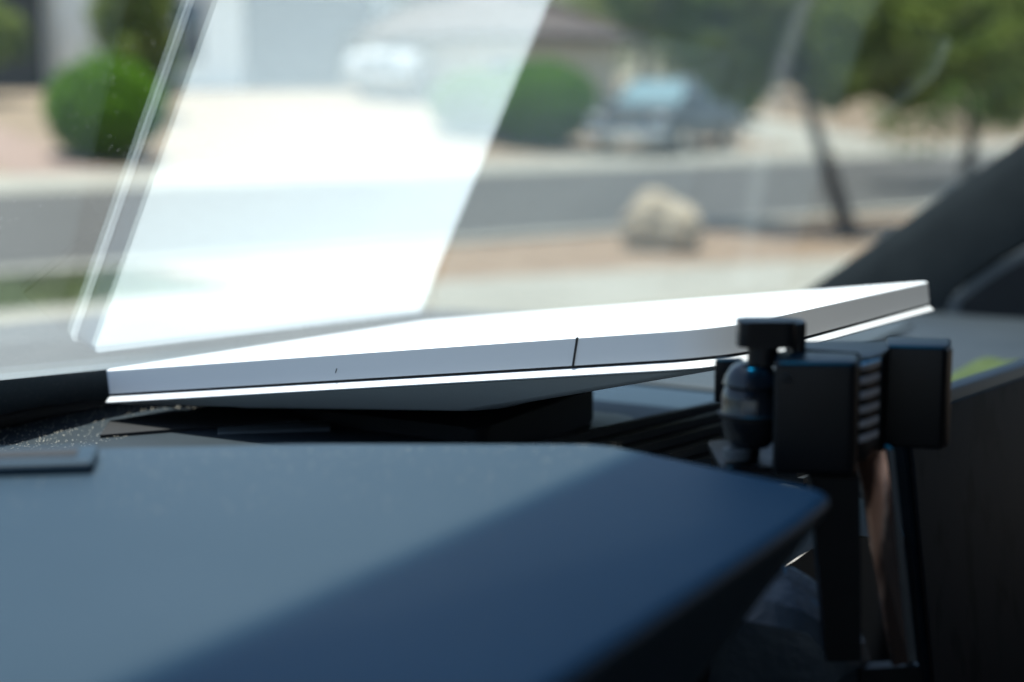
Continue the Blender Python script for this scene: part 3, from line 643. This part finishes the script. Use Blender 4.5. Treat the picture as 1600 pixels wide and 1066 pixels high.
# ================================================================== phone mount (local axes: x to the view's right, y away, z up)
VR = (0, 0, -YAW)
mo = at(1172, 690, 0.535)
mount = empty('phone_mount', mo, 'black phone holder with ball joint and thumb screw beside the instrument hood', 'phone holder', rot=VR)
k = 0.53 / FPX                                    # metres for a photograph pixel at this distance
_m = mo - Vector((0, 0, EYE)); _yf = Vector((math.sin(YAW), math.cos(YAW), 0)).dot(_m); _mx = _R.dot(_m)
def _z(py, y):
    v = (533 - py) / FPX; return (_yf + y) * (v * math.cos(PITCH) - math.sin(PITCH)) / (math.cos(PITCH) + v * math.sin(PITCH))
def Z(py, y=0.0): return _z(py, y) - _m.z
def X(px, y=0.0, py=640): return (px - 800) / FPX * ((_yf + y) * math.cos(PITCH) - _z(py, y) * math.sin(PITCH)) - _mx
def XY(*pts): return [(X(px, y), y) for px, y in pts]
ball = link('ball_joint', lathe([(0.0, Z(700)), (30 * k, Z(696)), (41 * k, Z(682)), (46 * k, Z(664)), (48 * k, Z(655)), (48 * k, Z(643)), (46 * k, Z(640)), (47 * k, Z(622)), (42 * k, Z(606)), (39 * k, Z(604)), (39 * k, Z(601)), (45 * k, Z(599)), (41 * k, Z(586)), (32 * k, Z(573)), (22 * k, Z(567)), (0, Z(566))], 40), M['gloss'], mount)
link('collar', lathe([(49 * k, Z(651)), (51 * k, Z(649)), (51 * k, Z(644)), (49 * k, Z(642)), (45 * k, Z(646))], 40), M['blackp'], ball)
link('screw_shaft', lathe([(0, Z(570)), (24 * k, Z(570)), (24 * k, Z(530)), (0, Z(530))], 24), M['blackp'], mount, (X(1190), 0, 0))
kb = link('thumb_screw', prism(rrect(X(1150), X(1238), -0.006, 0.006, 0.003, 6), Z(541), Z(500), 0.0008), M['blackp'], mount, (0, 0.001, 0))
link('screw_cap', prism(rrect(X(1234), X(1256), -0.004, 0.008, 0.002, 5), Z(552), Z(504), 0.0008), M['blackp'], mount, (0, 0.002, 0))
link('lever', prism(XY((1115, 0.014), (1160, 0.014), (1160, 0.019), (1117, 0.019)), Z(632, 0.014), Z(562, 0.014), 0.0012), M['blackp'], mount)
link('red_dot', lathe([(0, 0), (4.5 * k, 0), (4.5 * k, 0.001), (0, 0.001)], 12), mat('red_plastic', (0.5, 0.03, 0.04), 0.4), mount, (X(1236, 0.012), 0.012, Z(560, 0.012)))
link('base_plate', prism(rrect(X(1122), X(1235), -0.010, 0.030, 0.004, 6), Z(728), Z(718), 0.001), M['blackp'], mount)
link('base_post', lathe([(0, Z(718)), (18 * k, Z(718)), (20 * k, Z(700)), (30 * k, Z(690)), (0, Z(690))], 24), M['blackp'], mount, (0, 0.004, 0))
# clamp
yf = -0.020
link('knurled_nut', rings([[((0.0042 + 0.00025 * (i % 2)) * math.cos(i * math.pi / 16), (0.0042 + 0.00025 * (i % 2)) * math.sin(i * math.pi / 16), z) for i in range(32)] for z in (Z(712), Z(697))]), M['rim'], mount, (X(1150), -0.004, 0))
cl = link('clamp', prism(XY((1209, -0.019), (1334, -0.021), (1341, -0.019), (1341, -0.002), (1209, 0.004)), Z(744, yf), Z(566, yf), 0.0020), M['blackp'], mount, label='square black clamp block')
link('screw_hole', lathe([(0, -0.0004), (8 * k, -0.0004), (8 * k, 0.0004), (0, 0.0004)], 18), M['matte'], cl, (X(1229, yf), -0.0197, Z(593, yf)), (math.pi / 2, 0, 0))
jaw = link('jaw', prism(XY((1342, -0.0165), (1356, -0.013), (1372, -0.007), (1384, 0.004), (1390, 0.022), (1225, 0.022), (1225, 0.006), (1342, -0.0015)), Z(716, -0.01), Z(557, -0.01), 0.0010), M['blackp'], mount, label='curved ribbed jaw of the clamp')
for i in range(6):
    zc = 570 + i * 22.5
    link('rib', prism(XY((1343, -0.0178), (1357, -0.0143), (1374, -0.0080), (1374, -0.006), (1357, -0.0120), (1343, -0.0155)), Z(zc + 5.5, -0.013), Z(zc - 5.5, -0.013), 0.0005), M['rib'], jaw)
bp_ = link('back_plate', prism(XY((1380, 0.010), (1474, 0.006), (1482, 0.010), (1482, 0.026), (1380, 0.030)), Z(702, 0.008), Z(541, 0.008), 0.0014), M['blackp'], mount, label='square black back plate')
link('edge_strip', prism(XY((1476, 0.0035), (1485, 0.0065), (1485, 0.0095), (1476, 0.0055)), Z(698, 0.005), Z(546, 0.005), 0.0006), M['blackp'], bp_)

# phone hanging in the clamp
ph = empty('phone', mo, 'phone with polished bronze edge held below the black clamp', 'phone', rot=(0, 0, -YAW))
def slab(c, dx=0.012, m=None, nm='body', par=ph, y0=-0.018):
    """c: left-top, right-top, right-bottom, left-bottom pixels; y at left and right"""
    ys = y0 if isinstance(y0, tuple) else (y0,) * 4
    f_ = [(X(x, y, yy), y, Z(yy, y)) for (x, yy), y in zip(c, ys)]
    return link(nm, rings([f_, [(x, y + dx, z) for x, y, z in f_]]), m, par)
slab([(1266, 746), (1344, 746), (1346, 1034), (1292, 1034)], 0.006, M['blackp'], 'case')
slab([(1338, 712), (1386, 704), (1420, 1036), (1396, 1042)], 0.004, M['bronze'], 'bronze_edge', y0=(-0.002, -0.006, -0.024, -0.020))
slab([(1388, 702), (1396, 702), (1432, 1034), (1422, 1036)], 0.006, M['rim'], 'frame', y0=-0.011)
slab([(1345, 748), (1392, 1044), (1440, 1044), (1440, 1100), (1300, 1100), (1347, 1036)][:4] if False else [(1346, 1046), (1436, 1040), (1446, 1110), (1346, 1110)], 0.006, M['blackp'], 'bumper', y0=-0.012)

# ------------------------------------------------------------------ creased leather pouch under the hood
def pouch():
    bm = bmesh.new(); bmesh.ops.create_icosphere(bm, subdivisions=3, radius=1)
    rnd = random.Random(3)
    dirs = [Vector((rnd.gauss(0, 1), rnd.gauss(0, 1), rnd.gauss(0, 1))).normalized() for _ in range(16)]
    for v in bm.verts:
        c = v.co.normalized(); kk = min(0.80 / max(0.05, c.dot(d)) if c.dot(d) > 0.6 else 9 for d in dirs); kk = min(kk, 1.0)
        v.co = Vector((c.x * 0.030 * kk, c.y * 0.034 * kk, c.z * 0.030 * kk))
    return finish(bm, True, 22)
pc = at(1215, 1010, 0.56)
o = link('leather_pouch', pouch(), M['leather'], None, pc); props(o, 'creased dark leather pouch in the shade below the phone holder', 'pouch')
# trim bar on the hood
pz = H(-0.1083)
tbm = prism(pts, pz, pz + 0.0036, 0.0014)
tbo = link('trim_bar', tbm, M['dash'], dash)
sl_pts = [tuple(Vector((*rot2(x, y, ba), 0)) + Vector((bc[0], bc[1], 0)))[:2] for x, y in ((-0.07, -0.005), (0.012, -0.005), (0.018, 0.0), (0.012, 0.004), (-0.07, 0.006))]
link('slot', prism(sl_pts, pz + 0.0035, pz + 0.0039), M['matte'], tbo)
